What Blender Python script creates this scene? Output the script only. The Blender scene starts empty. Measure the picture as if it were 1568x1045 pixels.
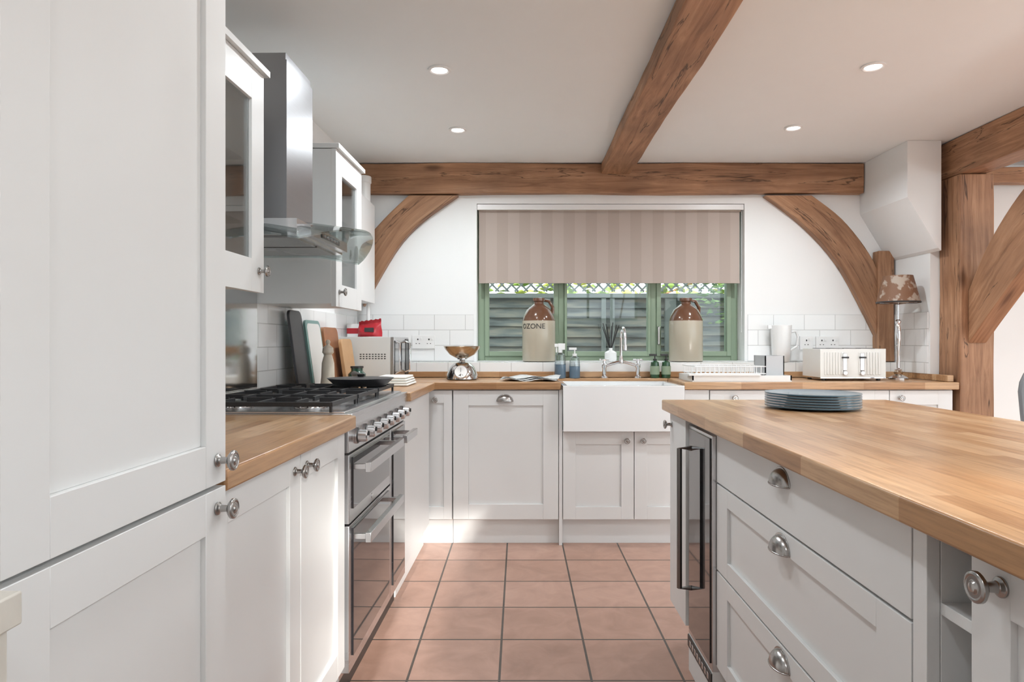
import bpy, bmesh, math, random
from mathutils import Matrix, Vector
random.seed(7)
R=math.radians
sc=bpy.context.scene
sc.view_settings.view_transform='Standard'
sc.view_settings.exposure=0.13

# ------------------------------------------------------------------ materials
def N(nt,t,**k):
    n=nt.nodes.new(t)
    for a,b in k.items(): setattr(n,a,b)
    return n
def base(name):
    m=bpy.data.materials.new(name); m.use_nodes=True
    nt=m.node_tree; p=nt.nodes['Principled BSDF']
    return m,nt,p
def mat(name,col,rough=.5,metal=0,var=.03,scale=8,bump=0,bscale=200,emit=0,coat=0,trans=0):
    m,nt,p=base(name)
    p.inputs['Roughness'].default_value=rough
    p.inputs['Metallic'].default_value=metal
    p.inputs['Coat Weight'].default_value=coat
    p.inputs['Transmission Weight'].default_value=trans
    tc=N(nt,'ShaderNodeTexCoord'); no=N(nt,'ShaderNodeTexNoise'); no.inputs['Scale'].default_value=scale
    no.inputs['Detail'].default_value=3
    nt.links.new(tc.outputs['Object'],no.inputs['Vector'])
    mx=N(nt,'ShaderNodeMix',data_type='RGBA')
    mx.inputs[6].default_value=(*[c*(1-var) for c in col],1); mx.inputs[7].default_value=(*[min(1,c*(1+var)) for c in col],1)
    nt.links.new(no.outputs['Fac'],mx.inputs[0]); nt.links.new(mx.outputs[2],p.inputs['Base Color'])
    if emit:
        p.inputs['Emission Color'].default_value=(*col,1); p.inputs['Emission Strength'].default_value=emit
    if bump:
        n2=N(nt,'ShaderNodeTexNoise'); n2.inputs['Scale'].default_value=bscale; n2.inputs['Detail'].default_value=4
        nt.links.new(tc.outputs['Object'],n2.inputs['Vector'])
        b=N(nt,'ShaderNodeBump'); b.inputs['Strength'].default_value=bump; b.inputs['Distance'].default_value=.002
        nt.links.new(n2.outputs['Fac'],b.inputs['Height']); nt.links.new(b.outputs[0],p.inputs['Normal'])
    return m
def ramp(nt,stops):
    r=N(nt,'ShaderNodeValToRGB'); e=r.color_ramp.elements
    e[0].position,e[0].color=stops[0][0],(*stops[0][1],1)
    e[1].position,e[1].color=stops[-1][0],(*stops[-1][1],1)
    for q,c in stops[1:-1]:
        x=e.new(q); x.color=(*c,1)
    return r
def oak(name,uv=False,light=1.0):
    m,nt,p=base(name)
    tc=N(nt,'ShaderNodeTexCoord'); mp=N(nt,'ShaderNodeMapping'); mp.inputs['Scale'].default_value=(1.3,16,16)
    src=tc.outputs['UV' if uv else 'Object']
    nt.links.new(src,mp.inputs[0])
    n=N(nt,'ShaderNodeTexNoise'); n.inputs['Scale'].default_value=1.6; n.inputs['Detail'].default_value=9; n.inputs['Distortion'].default_value=1.1; n.inputs['Roughness'].default_value=.66
    nt.links.new(mp.outputs[0],n.inputs['Vector'])
    L=light
    r=ramp(nt,[(.25,(.16*L,.078*L,.04*L)),(.42,(.31*L,.16*L,.085*L)),(.56,(.41*L,.225*L,.125*L)),(.75,(.54*L,.33*L,.20*L))])
    nt.links.new(n.outputs['Fac'],r.inputs[0])
    n3=N(nt,'ShaderNodeTexNoise'); n3.inputs['Scale'].default_value=2.6; n3.inputs['Detail'].default_value=4
    nt.links.new(src,n3.inputs['Vector'])
    r3=ramp(nt,[(.3,(.66,.63,.61)),(.7,(1.12,1.10,1.08))]); nt.links.new(n3.outputs['Fac'],r3.inputs[0])
    mu=N(nt,'ShaderNodeMix',data_type='RGBA',blend_type='MULTIPLY'); mu.inputs[0].default_value=1
    nt.links.new(r.outputs[0],mu.inputs[6]); nt.links.new(r3.outputs[0],mu.inputs[7])
    vm=N(nt,'ShaderNodeMapping'); vm.inputs['Scale'].default_value=(2.2,7,7); nt.links.new(src,vm.inputs[0])
    vo=N(nt,'ShaderNodeTexVoronoi'); vo.inputs['Scale'].default_value=1.0; nt.links.new(vm.outputs[0],vo.inputs['Vector'])
    rk=ramp(nt,[(.06,(.3,.24,.2)),(.17,(1,1,1))]); nt.links.new(vo.outputs['Distance'],rk.inputs[0])
    mk=N(nt,'ShaderNodeMix',data_type='RGBA',blend_type='MULTIPLY'); mk.inputs[0].default_value=.75
    nt.links.new(mu.outputs[2],mk.inputs[6]); nt.links.new(rk.outputs[0],mk.inputs[7])
    cm=N(nt,'ShaderNodeMapping'); cm.inputs['Scale'].default_value=(.9,11,11); nt.links.new(src,cm.inputs[0])
    cn=N(nt,'ShaderNodeTexNoise'); cn.inputs['Scale'].default_value=1.5; cn.inputs['Detail'].default_value=5; cn.inputs['Distortion'].default_value=.6
    nt.links.new(cm.outputs[0],cn.inputs['Vector'])
    a=N(nt,'ShaderNodeMath',operation='SUBTRACT'); a.inputs[1].default_value=.60; nt.links.new(cn.outputs['Fac'],a.inputs[0])
    ab=N(nt,'ShaderNodeMath',operation='ABSOLUTE'); nt.links.new(a.outputs[0],ab.inputs[0])
    rc=ramp(nt,[(.003,(.12,.10,.08)),(.011,(1,1,1))]); nt.links.new(ab.outputs[0],rc.inputs[0])
    mc=N(nt,'ShaderNodeMix',data_type='RGBA',blend_type='MULTIPLY'); mc.inputs[0].default_value=.8
    nt.links.new(mk.outputs[2],mc.inputs[6]); nt.links.new(rc.outputs[0],mc.inputs[7])
    nt.links.new(mc.outputs[2],p.inputs['Base Color'])
    b=N(nt,'ShaderNodeBump'); b.inputs['Strength'].default_value=.6; b.inputs['Distance'].default_value=.004
    nt.links.new(n.outputs['Fac'],b.inputs['Height']); nt.links.new(b.outputs[0],p.inputs['Normal'])
    p.inputs['Roughness'].default_value=.55
    return m
def butcher(name):
    m,nt,p=base(name)
    tc=N(nt,'ShaderNodeTexCoord')
    br=N(nt,'ShaderNodeTexBrick',offset=.37,offset_frequency=2); i=br.inputs
    i['Scale'].default_value=1; i['Brick Width'].default_value=.34; i['Row Height'].default_value=.04
    i['Mortar Size'].default_value=.0006; i['Mortar Smooth'].default_value=.3
    i['Color1'].default_value=(0,0,0,1); i['Color2'].default_value=(1,1,1,1); i['Mortar'].default_value=(.35,.35,.35,1)
    nt.links.new(tc.outputs['Object'],br.inputs['Vector'])
    r=ramp(nt,[(0,(.35,.185,.085)),(.35,(.43,.245,.12)),(.7,(.49,.30,.16)),(1,(.56,.365,.21))])
    nt.links.new(br.outputs['Color'],r.inputs[0])
    mp=N(nt,'ShaderNodeMapping'); mp.inputs['Scale'].default_value=(3.5,70,70); nt.links.new(tc.outputs['Object'],mp.inputs[0])
    n=N(nt,'ShaderNodeTexNoise'); n.inputs['Scale'].default_value=1.6; n.inputs['Detail'].default_value=8; n.inputs['Roughness'].default_value=.65; nt.links.new(mp.outputs[0],n.inputs['Vector'])
    r2=ramp(nt,[(.32,(.70,.65,.60)),(.5,(.97,.96,.95)),(.7,(1.14,1.12,1.1))]); nt.links.new(n.outputs['Fac'],r2.inputs[0])
    mu=N(nt,'ShaderNodeMix',data_type='RGBA',blend_type='MULTIPLY'); mu.inputs[0].default_value=1
    nt.links.new(r.outputs[0],mu.inputs[6]); nt.links.new(r2.outputs[0],mu.inputs[7]); nt.links.new(mu.outputs[2],p.inputs['Base Color'])
    p.inputs['Roughness'].default_value=.30
    b=N(nt,'ShaderNodeBump'); b.inputs['Strength'].default_value=.12; b.inputs['Distance'].default_value=.001
    nt.links.new(n.outputs['Fac'],b.inputs['Height']); nt.links.new(b.outputs[0],p.inputs['Normal'])
    return m
def tilemat(name,w,h,c1,c2,mort,msz,rough,loc=(0,0),vertical=None,off=0,bump=.4,slate=0):
    m,nt,p=base(name)
    tc=N(nt,'ShaderNodeTexCoord'); v=tc.outputs['Object']
    if vertical:
        s=N(nt,'ShaderNodeSeparateXYZ'); c=N(nt,'ShaderNodeCombineXYZ'); nt.links.new(v,s.inputs[0])
        nt.links.new(s.outputs[0 if vertical=='x' else 1],c.inputs[0]); nt.links.new(s.outputs[2],c.inputs[1]); v=c.outputs[0]
    mp=N(nt,'ShaderNodeMapping'); mp.inputs['Location'].default_value=(loc[0],loc[1],0); nt.links.new(v,mp.inputs[0])
    br=N(nt,'ShaderNodeTexBrick',offset=off,squash=1); i=br.inputs
    i['Scale'].default_value=1; i['Brick Width'].default_value=w; i['Row Height'].default_value=h
    i['Mortar Size'].default_value=msz; i['Mortar Smooth'].default_value=.15
    i['Color1'].default_value=(*c1,1); i['Color2'].default_value=(*c2,1); i['Mortar'].default_value=(*mort,1)
    nt.links.new(mp.outputs[0],br.inputs['Vector'])
    col=br.outputs['Color']
    n=N(nt,'ShaderNodeTexNoise'); n.inputs['Scale'].default_value=7; n.inputs['Detail'].default_value=8; n.inputs['Roughness'].default_value=.6
    n.inputs['Distortion'].default_value=.8
    nt.links.new(tc.outputs['Object'],n.inputs['Vector'])
    if slate:
        r2=ramp(nt,[(.3,(.84,.82,.80)),(.7,(1.12,1.12,1.12))]); nt.links.new(n.outputs['Fac'],r2.inputs[0])
        mu=N(nt,'ShaderNodeMix',data_type='RGBA',blend_type='MULTIPLY'); mu.inputs[0].default_value=1
        nt.links.new(col,mu.inputs[6]); nt.links.new(r2.outputs[0],mu.inputs[7]); col=mu.outputs[2]
    nt.links.new(col,p.inputs['Base Color']); p.inputs['Roughness'].default_value=rough
    ad=N(nt,'ShaderNodeMath',operation='MULTIPLY_ADD'); ad.inputs[1].default_value=-1.0
    nt.links.new(br.outputs['Fac'],ad.inputs[0])
    sc2=N(nt,'ShaderNodeMath',operation='MULTIPLY'); sc2.inputs[1].default_value=slate*.9; nt.links.new(n.outputs['Fac'],sc2.inputs[0]); nt.links.new(sc2.outputs[0],ad.inputs[2])
    b=N(nt,'ShaderNodeBump'); b.inputs['Strength'].default_value=bump; b.inputs['Distance'].default_value=.003
    nt.links.new(ad.outputs[0],b.inputs['Height']); nt.links.new(b.outputs[0],p.inputs['Normal'])
    return m
def glass(name,tint=(1,1,1),refl=.08):
    m=bpy.data.materials.new(name); m.use_nodes=True; nt=m.node_tree; nt.nodes.clear()
    o=N(nt,'ShaderNodeOutputMaterial'); t=N(nt,'ShaderNodeBsdfTransparent'); t.inputs[0].default_value=(*tint,1)
    g=N(nt,'ShaderNodeBsdfGlossy'); g.inputs['Roughness'].default_value=.02
    lw=N(nt,'ShaderNodeLayerWeight'); lw.inputs['Blend'].default_value=.25
    ma=N(nt,'ShaderNodeMath',operation='MULTIPLY_ADD'); ma.inputs[1].default_value=.6; ma.inputs[2].default_value=refl*.5; nt.links.new(lw.outputs['Fresnel'],ma.inputs[0])
    mx=N(nt,'ShaderNodeMixShader'); nt.links.new(ma.outputs[0],mx.inputs[0]); nt.links.new(t.outputs[0],mx.inputs[1]); nt.links.new(g.outputs[0],mx.inputs[2]); nt.links.new(mx.outputs[0],o.inputs[0])
    return m
def brushed(name,col,rough,sc3=(1,1,120)):
    m,nt,p=base(name); p.inputs['Metallic'].default_value=1; p.inputs['Base Color'].default_value=(*col,1)
    tc=N(nt,'ShaderNodeTexCoord'); mp=N(nt,'ShaderNodeMapping'); mp.inputs['Scale'].default_value=sc3; nt.links.new(tc.outputs['Object'],mp.inputs[0])
    n=N(nt,'ShaderNodeTexNoise'); n.inputs['Scale'].default_value=6; n.inputs['Detail'].default_value=4; nt.links.new(mp.outputs[0],n.inputs['Vector'])
    mr=N(nt,'ShaderNodeMapRange'); mr.inputs[3].default_value=rough*.75; mr.inputs[4].default_value=rough*1.3
    nt.links.new(n.outputs['Fac'],mr.inputs[0]); nt.links.new(mr.outputs[0],p.inputs['Roughness'])
    return m

M_wall=mat('wall_paint',(.83,.84,.835),.8,bump=.05,var=.01)
M_ceil=mat('ceiling_paint',(.825,.85,.85),.85,var=.01)
M_cab=mat('cabinet_paint',(.72,.725,.717),.38,var=.01,bump=.02)
M_cabin=mat('cabinet_interior',(.80,.80,.79),.5,var=.01)
M_dark=mat('shadow_gap_and_dark_marks',(.03,.03,.03),.6)  # slot and gap shade put in as colour; also print, reeds, needle
M_oak=oak('oak_beam'); M_oakuv=oak('oak_brace',uv=True)
M_top=butcher('oak_worktop')
M_floor=tilemat('terracotta_floor_tiles',.31,.309,(.375,.225,.17),(.44,.275,.215),(.075,.06,.05),.0045,.40,loc=(.067,-2.234),bump=.45,slate=1)
M_tileB=tilemat('white_wall_tiles',.2,.1,(.80,.81,.80),(.84,.845,.84),(.56,.56,.55),.0022,.15,loc=(.05,-.015),vertical='x',off=.5,bump=.4)
M_tileR=tilemat('white_wall_tiles_side',.2,.1,(.80,.81,.80),(.84,.845,.84),(.56,.56,.55),.0022,.15,loc=(.05,-.015),vertical='y',off=.5,bump=.4)
M_steel=brushed('brushed_steel',(.64,.64,.65),.24)
M_hood=brushed('hood_steel',(.38,.38,.39),.34,(1,1,60))
M_steelm=brushed('polished_steel',(.60,.60,.60),.10,(1,1,1))
M_pewter=brushed('pewter',(.40,.39,.38),.25,(1,1,1))
M_chrome=mat('chrome',(.82,.82,.84),.06,1,0)
M_blackg=mat('black_glass',(.012,.012,.014),.04,0,0,coat=.8)
M_iron=mat('cast_iron',(.022,.022,.024),.45,0,.1,bump=.3)
M_black=mat('black_plastic',(.02,.02,.02),.35)
M_cer=mat('white_ceramic',(.84,.85,.85),.08,0,0,coat=.5)
M_green=mat('sage_green_paint',(.27,.35,.25),.45,var=.02)
M_glass=glass('window_glass',(.97,.99,.98),.06)
M_cglass=glass('cabinet_glass',(.93,.95,.95),.2)
M_hglass=glass('hood_glass',(.84,.90,.89),.3)
M_whitep=mat('white_plastic',(.80,.80,.79),.3,var=.01)
M_cream=mat('cream_ceramic',(.62,.56,.46),.3)
M_emit=mat('downlight_lamp',(1,.98,.95),.5,emit=6,var=0)

# ------------------------------------------------------------------ mesh builder
class B:
    def __init__(s): s.bm=bmesh.new(); s.mats=[]; s.uv=None
    def mi(s,m):
        if m not in s.mats: s.mats.append(m)
        return s.mats.index(m)
    def _set(s,vs,m):
        k=s.mi(m)
        for v in vs:
            for f in v.link_faces: f.material_index=k
    def box(s,x0,x1,y0,y1,z0,z1,m,M=None):
        T=Matrix.Translation(((x0+x1)/2,(y0+y1)/2,(z0+z1)/2))@Matrix.Diagonal((abs(x1-x0),abs(y1-y0),abs(z1-z0),1))
        if M: T=M@T
        r=bmesh.ops.create_cube(s.bm,size=1,matrix=T); s._set(r['verts'],m); return r['verts']
    def cyl(s,p0,p1,r,m,r2=None,seg=24):
        p0=Vector(p0);p1=Vector(p1); d=p1-p0; q=d.to_track_quat('Z','Y').to_matrix().to_4x4()
        T=Matrix.Translation((p0+p1)/2)@q
        r_=bmesh.ops.create_cone(s.bm,cap_ends=True,segments=seg,radius1=r,radius2=r if r2 is None else r2,depth=d.length,matrix=T); s._set(r_['verts'],m)
    def sphere(s,c,rad,m,sc3=(1,1,1),seg=20):
        r=bmesh.ops.create_uvsphere(s.bm,u_segments=seg,v_segments=seg//2,radius=rad,matrix=Matrix.Translation(c)@Matrix.Diagonal((*sc3,1))); s._set(r['verts'],m)
    def lathe(s,prof,m,c=(0,0,0),seg=36,M=None):
        T=Matrix.Translation(c)
        if M: T=T@M
        rings=[];
        for r,z,*mm in prof:
            if r<1e-5: rings.append([s.bm.verts.new(T@Vector((0,0,z)))])
            else: rings.append([s.bm.verts.new(T@Vector((r*math.cos(2*math.pi*i/seg),r*math.sin(2*math.pi*i/seg),z))) for i in range(seg)])
        for j in range(len(prof)-1):
            mm=prof[j][2] if len(prof[j])>2 else m; k=s.mi(mm); A,Bb=rings[j],rings[j+1]
            for i in range(seg):
                i2=(i+1)%seg
                if len(A)==1 and len(Bb)==1: continue
                if len(A)==1: f=s.bm.faces.new((A[0],Bb[i2],Bb[i]))
                elif len(Bb)==1: f=s.bm.faces.new((A[i],A[i2],Bb[0]))
                else: f=s.bm.faces.new((A[i],A[i2],Bb[i2],Bb[i]))
                f.material_index=k
    def tube(s,pts,r,m,seg=10):
        pts=[Vector(p) for p in pts]; k=s.mi(m); rings=[]; up=None
        for i,p in enumerate(pts):
            t=(pts[min(i+1,len(pts)-1)]-pts[max(i-1,0)]).normalized()
            if up is None: up=Vector((0,0,1)) if abs(t.z)<.9 else Vector((1,0,0))
            a=t.cross(up).normalized(); b=a.cross(t).normalized(); up=b
            rr=r[i] if isinstance(r,(list,tuple)) else r
            rings.append([s.bm.verts.new(p+a*rr*math.cos(2*math.pi*j/seg)+b*rr*math.sin(2*math.pi*j/seg)) for j in range(seg)])
        for A,Bb in zip(rings,rings[1:]):
            for j in range(seg):
                f=s.bm.faces.new((A[j],A[(j+1)%seg],Bb[(j+1)%seg],Bb[j])); f.material_index=k
        f=s.bm.faces.new(rings[0][::-1]); f.material_index=k
        f=s.bm.faces.new(rings[-1]); f.material_index=k
    def poly(s,pts,y0,y1,m,axis='y'):
        k=s.mi(m)
        def P(a,b,d): return {'y':(a,d,b),'z':(a,b,d),'x':(d,a,b)}[axis]
        A=[s.bm.verts.new(P(a,b,y0)) for a,b in pts]; C=[s.bm.verts.new(P(a,b,y1)) for a,b in pts]
        n=len(pts); fs=[s.bm.faces.new(A),s.bm.faces.new(C[::-1])]
        for i in range(n): fs.append(s.bm.faces.new((A[i],C[i],C[(i+1)%n],A[(i+1)%n])))
        for f in fs: f.material_index=k
        return fs
    def door(s,x0,x1,z0,z1,yf,m=None,st=.07,t=.02,inset=.009,gl=None,rail=None):
        m=m or M_cab; rail=rail or st
        s.box(x0,x0+st,yf,yf+t,z0,z1,m); s.box(x1-st,x1,yf,yf+t,z0,z1,m)
        s.box(x0+st,x1-st,yf,yf+t,z0,z0+rail,m); s.box(x0+st,x1-st,yf,yf+t,z1-rail,z1,m)
        if gl: s.box(x0+st,x1-st,yf+.009,yf+.012,z0+rail,z1-rail,gl)
        else: s.box(x0+st,x1-st,yf+inset,yf+t,z0+rail,z1-rail,m)
    def knob(s,x,z,yf,k=1.0):
        Rx=Matrix.Rotation(R(90),4,'X')
        s.lathe([(.0,0),(.011*k,0),(.011*k,.003*k),(.006*k,.006*k),(.005*k,.018*k),(.012*k,.021*k),(.0165*k,.025*k),(.0165*k,.029*k),(.013*k,.031*k),(.012*k,.0295*k),(.007*k,.0295*k),(.005*k,.032*k),(0,.033*k)],M_pewter,c=(x,yf,z),seg=24,M=Rx)
    def cup(s,x,z,yf,w=.044,h=.036,d=.026):
        k=s.mi(M_pewter); nu,nv=24,10
        for off in (0,.0025):
            g=[]
            for j in range(nv+1):
                ph=(math.pi/2)*j/nv
                row=[]
                for i in range(nu+1):
                    th=math.pi*i/nu
                    cx=math.cos(th); sx=math.sin(th)
                    row.append(s.bm.verts.new((x+(w-off)*cx, yf-(d-off)*sx*math.sin(ph), z+(h-off)*sx*math.cos(ph))))
                g.append(row)
            for j in range(nv):
                for i in range(nu):
                    vs=[g[j][i],g[j][i+1],g[j+1][i+1],g[j+1][i]]
                    try:
                        f=s.bm.faces.new(vs); f.material_index=k
                    except Exception: pass
        pts=[(x+(w+.004)*math.cos(math.pi*i/24),z+(h+.004)*math.sin(math.pi*i/24)) for i in range(25)]
        s.poly(pts,yf-.0025,yf,M_pewter)
        s.tube([(x+w*math.cos(math.pi*i/16),yf-d*math.sin(math.pi*i/16),z) for i in range(17)],.0022,M_pewter,6)
    def done(s,name,M=None,bevel=0,parent=None,smooth=True,seg=2,keepn=False):
        if not keepn: bmesh.ops.recalc_face_normals(s.bm,faces=s.bm.faces)
        me=bpy.data.meshes.new(name); s.bm.to_mesh(me); s.bm.free()
        for m in s.mats: me.materials.append(m)
        o=bpy.data.objects.new(name,me); sc.collection.objects.link(o)
        if M: o.matrix_world=M
        if smooth:
            for p in me.polygons: p.use_smooth=True
            me.set_sharp_from_angle(angle=R(35))
        if bevel:
            b=o.modifiers.new('bevel','BEVEL'); b.width=bevel; b.segments=seg; b.limit_method='ANGLE'; b.angle_limit=R(50); b.harden_normals=False
        if parent: o.parent=parent
        return o
def T(x,y,z): return Matrix.Translation((x,y,z))
def Rz(a): return Matrix.Rotation(R(a),4,'Z')

F=1020.; HC=1.137; H=2.288
# ------------------------------------------------------------------ camera
cam=bpy.data.cameras.new('camera'); co=bpy.data.objects.new('camera',cam); sc.collection.objects.link(co)
co.location=(0,0,HC); co.rotation_euler=(R(90),0,0)
cam.sensor_width=36; cam.lens=36*F/1568; cam.shift_x=-11/1568; cam.shift_y=1.5/1568; cam.clip_start=.02; cam.clip_end=200
sc.camera=co

# ------------------------------------------------------------------ room shell
YB=4.33
b=B(); b.box(-1.6,5.3,-2.4,4.6,-.1,0,M_floor); b.done('floor',smooth=False)
b=B(); b.box(-1.6,5.3,-2.4,4.6,H,H+.12,M_ceil); b.done('ceiling',smooth=False)
WX0,WX1,WZ0,WZ1=-.276,1.465,1.01,2.037
b=B()
b.box(-1.6,WX0,YB,4.58,0,H,M_wall); b.box(WX1,5.3,YB,4.58,0,H,M_wall)
b.box(WX0,WX1,YB,4.58,0,WZ0,M_wall); b.box(WX0,WX1,YB,4.58,WZ1,H,M_wall)
b.done('wall_back',smooth=False)
ML=T(-1.14,0,0)@Rz(90-1.146)      # left run frame: x along run, -y into room
b=B(); b.box(-2.4,4.5,0,.15,0,H,M_wall); b.done('wall_left',ML,smooth=False)
b=B(); b.box(2.41,2.62,3.905,YB,0,H,M_wall); b.done('wall_stub',smooth=False)
b=B(); b.box(5.1,5.3,1.6,4.33,0,H,M_wall); b.done('wall_right',smooth=False)
b=B(); b.box(5.1,5.3,-2.4,1.6,2.2,H,M_wall); b.done('wall_right',smooth=False)
b=B()
b.box(-1.4,.75,-2.4,-2.25,0,H,M_wall); b.box(.75,2.0,-2.4,-2.25,0,1.5,M_wall); b.box(.75,2.0,-2.4,-2.25,2.2,H,M_wall)
b.box(2.0,2.6,-2.4,-2.25,0,H,M_wall); b.done('wall_rear',smooth=False)
b=B(); b.box(2.6,5.1,-2.4,-2.25,2.21,H,M_wall); b.done('wall_rear',smooth=False)
b=B()
for x in (.75,1.15,1.55,1.965): b.box(x,x+.035,-2.36,-2.3,1.5,2.2,M_green)
b.box(.785,1.965,-2.36,-2.3,1.5,1.54,M_green); b.box(.785,1.965,-2.36,-2.3,1.86,1.89,M_green); b.box(.785,1.965,-2.36,-2.3,2.16,2.2,M_green)
b.done('added_sun_window')
b=B()
for x in (2.61,3.42,4.23,5.02): b.box(x,x+.07,-2.36,-2.29,0,2.2,M_green)
b.box(2.68,5.02,-2.36,-2.29,0,.06,M_green); b.box(2.68,5.02,-2.36,-2.29,2.13,2.2,M_green)
b.done('door_1')

b=B(); b.poly([(2.215,H-.001),(2.408,H-.001),(2.408,1.66),(2.39,1.675),(2.215,1.965)],3.80,YB-.001,M_wall); b.done('wall_soffit',smooth=False)

b=B(); b.box(-1.04,WX0-.02,YB-.008,YB-.0005,1.01,1.315,M_tileB); b.box(WX1+.02,2.41,YB-.008,YB-.0005,1.01,1.315,M_tileB); b.done('trim_1',smooth=False)
b=B(); b.box(2.402,2.4095,3.92,YB-.01,.95,1.315,M_tileR); b.done('trim_2',smooth=False)
b=B(); b.box(-1.035,2.40,4.215,YB-.009,.914,1.008,M_tileB); b.box(WX0,WX1,YB-.009,4.47,1.009,1.012,M_wall); b.done('trim_3',bevel=.002)
b=B(); b.box(-1.02,2.43,4.193,4.213,.914,.95,M_top); b.box(2.405,2.44,3.74,4.19,.914,.95,M_top); b.done('trim_4',bevel=.002)
b=B(); b.box(1.2,4.3,-.008,-.0005,.914,1.30,M_tileB); b.done('trim_5',ML,smooth=False)

# ------------------------------------------------------------------ beams
def beam(name,p0,p1,w,h,seedv=0,up=(0,0,1),seg=28,jit=.004,mat_=None):
    rnd=random.Random(seedv); p0=Vector(p0);p1=Vector(p1); L=(p1-p0).length; x=(p1-p0).normalized(); z=Vector(up); y=z.cross(x).normalized(); z=x.cross(y)
    Mx=Matrix((( x.x,y.x,z.x,p0.x),(x.y,y.y,z.y,p0.y),(x.z,y.z,z.z,p0.z),(0,0,0,1)))
    b=B(); k=b.mi(mat_ or M_oak); rings=[]
    ph=[rnd.uniform(0,6) for _ in range(8)]
    for i in range(seg+1):
        t=i/seg; r=[]
        for j,(a,c) in enumerate(((-1,-1),(1,-1),(1,1),(-1,1))):
            dy=jit*(math.sin(t*L*5+ph[j])+rnd.uniform(-.5,.5)); dz=jit*(math.sin(t*L*4+ph[j+4])+rnd.uniform(-.5,.5))
            r.append(b.bm.verts.new((t*L,a*w/2+dy,c*h/2+dz)))
        rings.append(r)
    for A,C in zip(rings,rings[1:]):
        for j in range(4):
            f=b.bm.faces.new((A[j],A[(j+1)%4],C[(j+1)%4],C[j])); f.material_index=k
    b.bm.faces.new(rings[0][::-1]).material_index=k; b.bm.faces.new(rings[-1]).material_index=k
    return b.done(name,Mx,bevel=.006,smooth=False)
beam('wall_beam',(-1.03,4.295,2.187),(2.208,4.295,2.187),.06,.193,1,jit=.003)
beam('ceiling_beam',(.618,4.262,2.25),(.618,-2.2,2.25),.185,.07,2,jit=.003,seg=50)
beam('oak_beam',(2.54,3.9,2.182),(2.54,-2.2,2.182),.17,.205,3,jit=.003,seg=40)
beam('oak_post',(2.552,3.805,0),(2.552,3.805,2.076),.19,.19,4,up=(0,1,0),jit=.002)
beam('oak_beam',(2.65,4.22,2.19),(5.0,4.22,2.19),.09,.1,5)
beam('oak_post',(2.345,4.29,1.012),(2.345,4.29,1.72),.075,.105,6,up=(1,0,0),jit=.002)

def brace(name,outer,inner,d0,d1,plane='xz',off=0):
    b=B(); k=b.mi(M_oakuv); uvl=b.bm.loops.layers.uv.new('uv'); n=len(outer)
    def P(a,c,d): return (a,d,c) if plane=='xz' else (d,a,c)
    V=[[b.bm.verts.new(P(*outer[i],d0)),b.bm.verts.new(P(*inner[i],d0)),b.bm.verts.new(P(*inner[i],d1)),b.bm.verts.new(P(*outer[i],d1))] for i in range(n)]
    Ls=[0]
    for i in range(1,n): Ls.append(Ls[-1]+(Vector(outer[i])-Vector(outer[i-1])).length)
    wd=.18; dp=abs(d1-d0); vs=[0,wd,wd+dp,2*wd+dp,2*wd+2*dp]
    for i in range(n-1):
        for j in range(4):
            f=b.bm.faces.new((V[i][j],V[i][(j+1)%4],V[i+1][(j+1)%4],V[i+1][j])); f.material_index=k
            for lp,(u,v) in zip(f.loops,((Ls[i],vs[j]),(Ls[i],vs[j+1]),(Ls[i+1],vs[j+1]),(Ls[i+1],vs[j]))): lp[uvl].uv=(u+off,v+off)
    b.bm.faces.new(V[0][::-1]).material_index=k; b.bm.faces.new(V[-1]).material_index=k
    return b.done(name,bevel=.004,smooth=False)
def smoothline(pts,n=16):
    out=[]
    m=len(pts)
    for i in range(n+1):
        t=i/n*(m-1); j=min(int(t),m-2); u=t-j
        p0=Vector(pts[max(j-1,0)]);p1=Vector(pts[j]);p2=Vector(pts[j+1]);p3=Vector(pts[min(j+2,m-1)])
        q=.5*((2*p1)+(-p0+p2)*u+(2*p0-5*p1+4*p2-p3)*u*u+(-p0+3*p1-3*p2+p3)*u**3); out.append((q.x,q.y))
    return out
def pw(l,Y): return [((x-795)/F*Y, HC-(y-524)/F*Y) for x,y in l]
YBR=4.27
brace('oak_brace',smoothline(pw([(626,299),(598,325),(572,353),(556,375)],YBR)),smoothline(pw([(702,299),(645,340),(605,385),(556,470)],YBR)),YBR,YB-.002,off=.3)
brace('oak_brace',smoothline(pw([(1243,299),(1292,338),(1335,395),(1356,450)],YBR)),smoothline(pw([(1172,299),(1232,345),(1290,412),(1346,520)],YBR)),YBR,YB-.002,off=2.1)
brace('oak_brace',smoothline([(3.708,1.42),(3.55,1.66),(3.30,1.90),(2.98,2.077)]),smoothline([(3.708,1.13),(3.50,1.33),(3.22,1.57),(2.80,1.80),(2.62,2.077)]),2.50,2.60,plane='yz',off=4.2)

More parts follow.
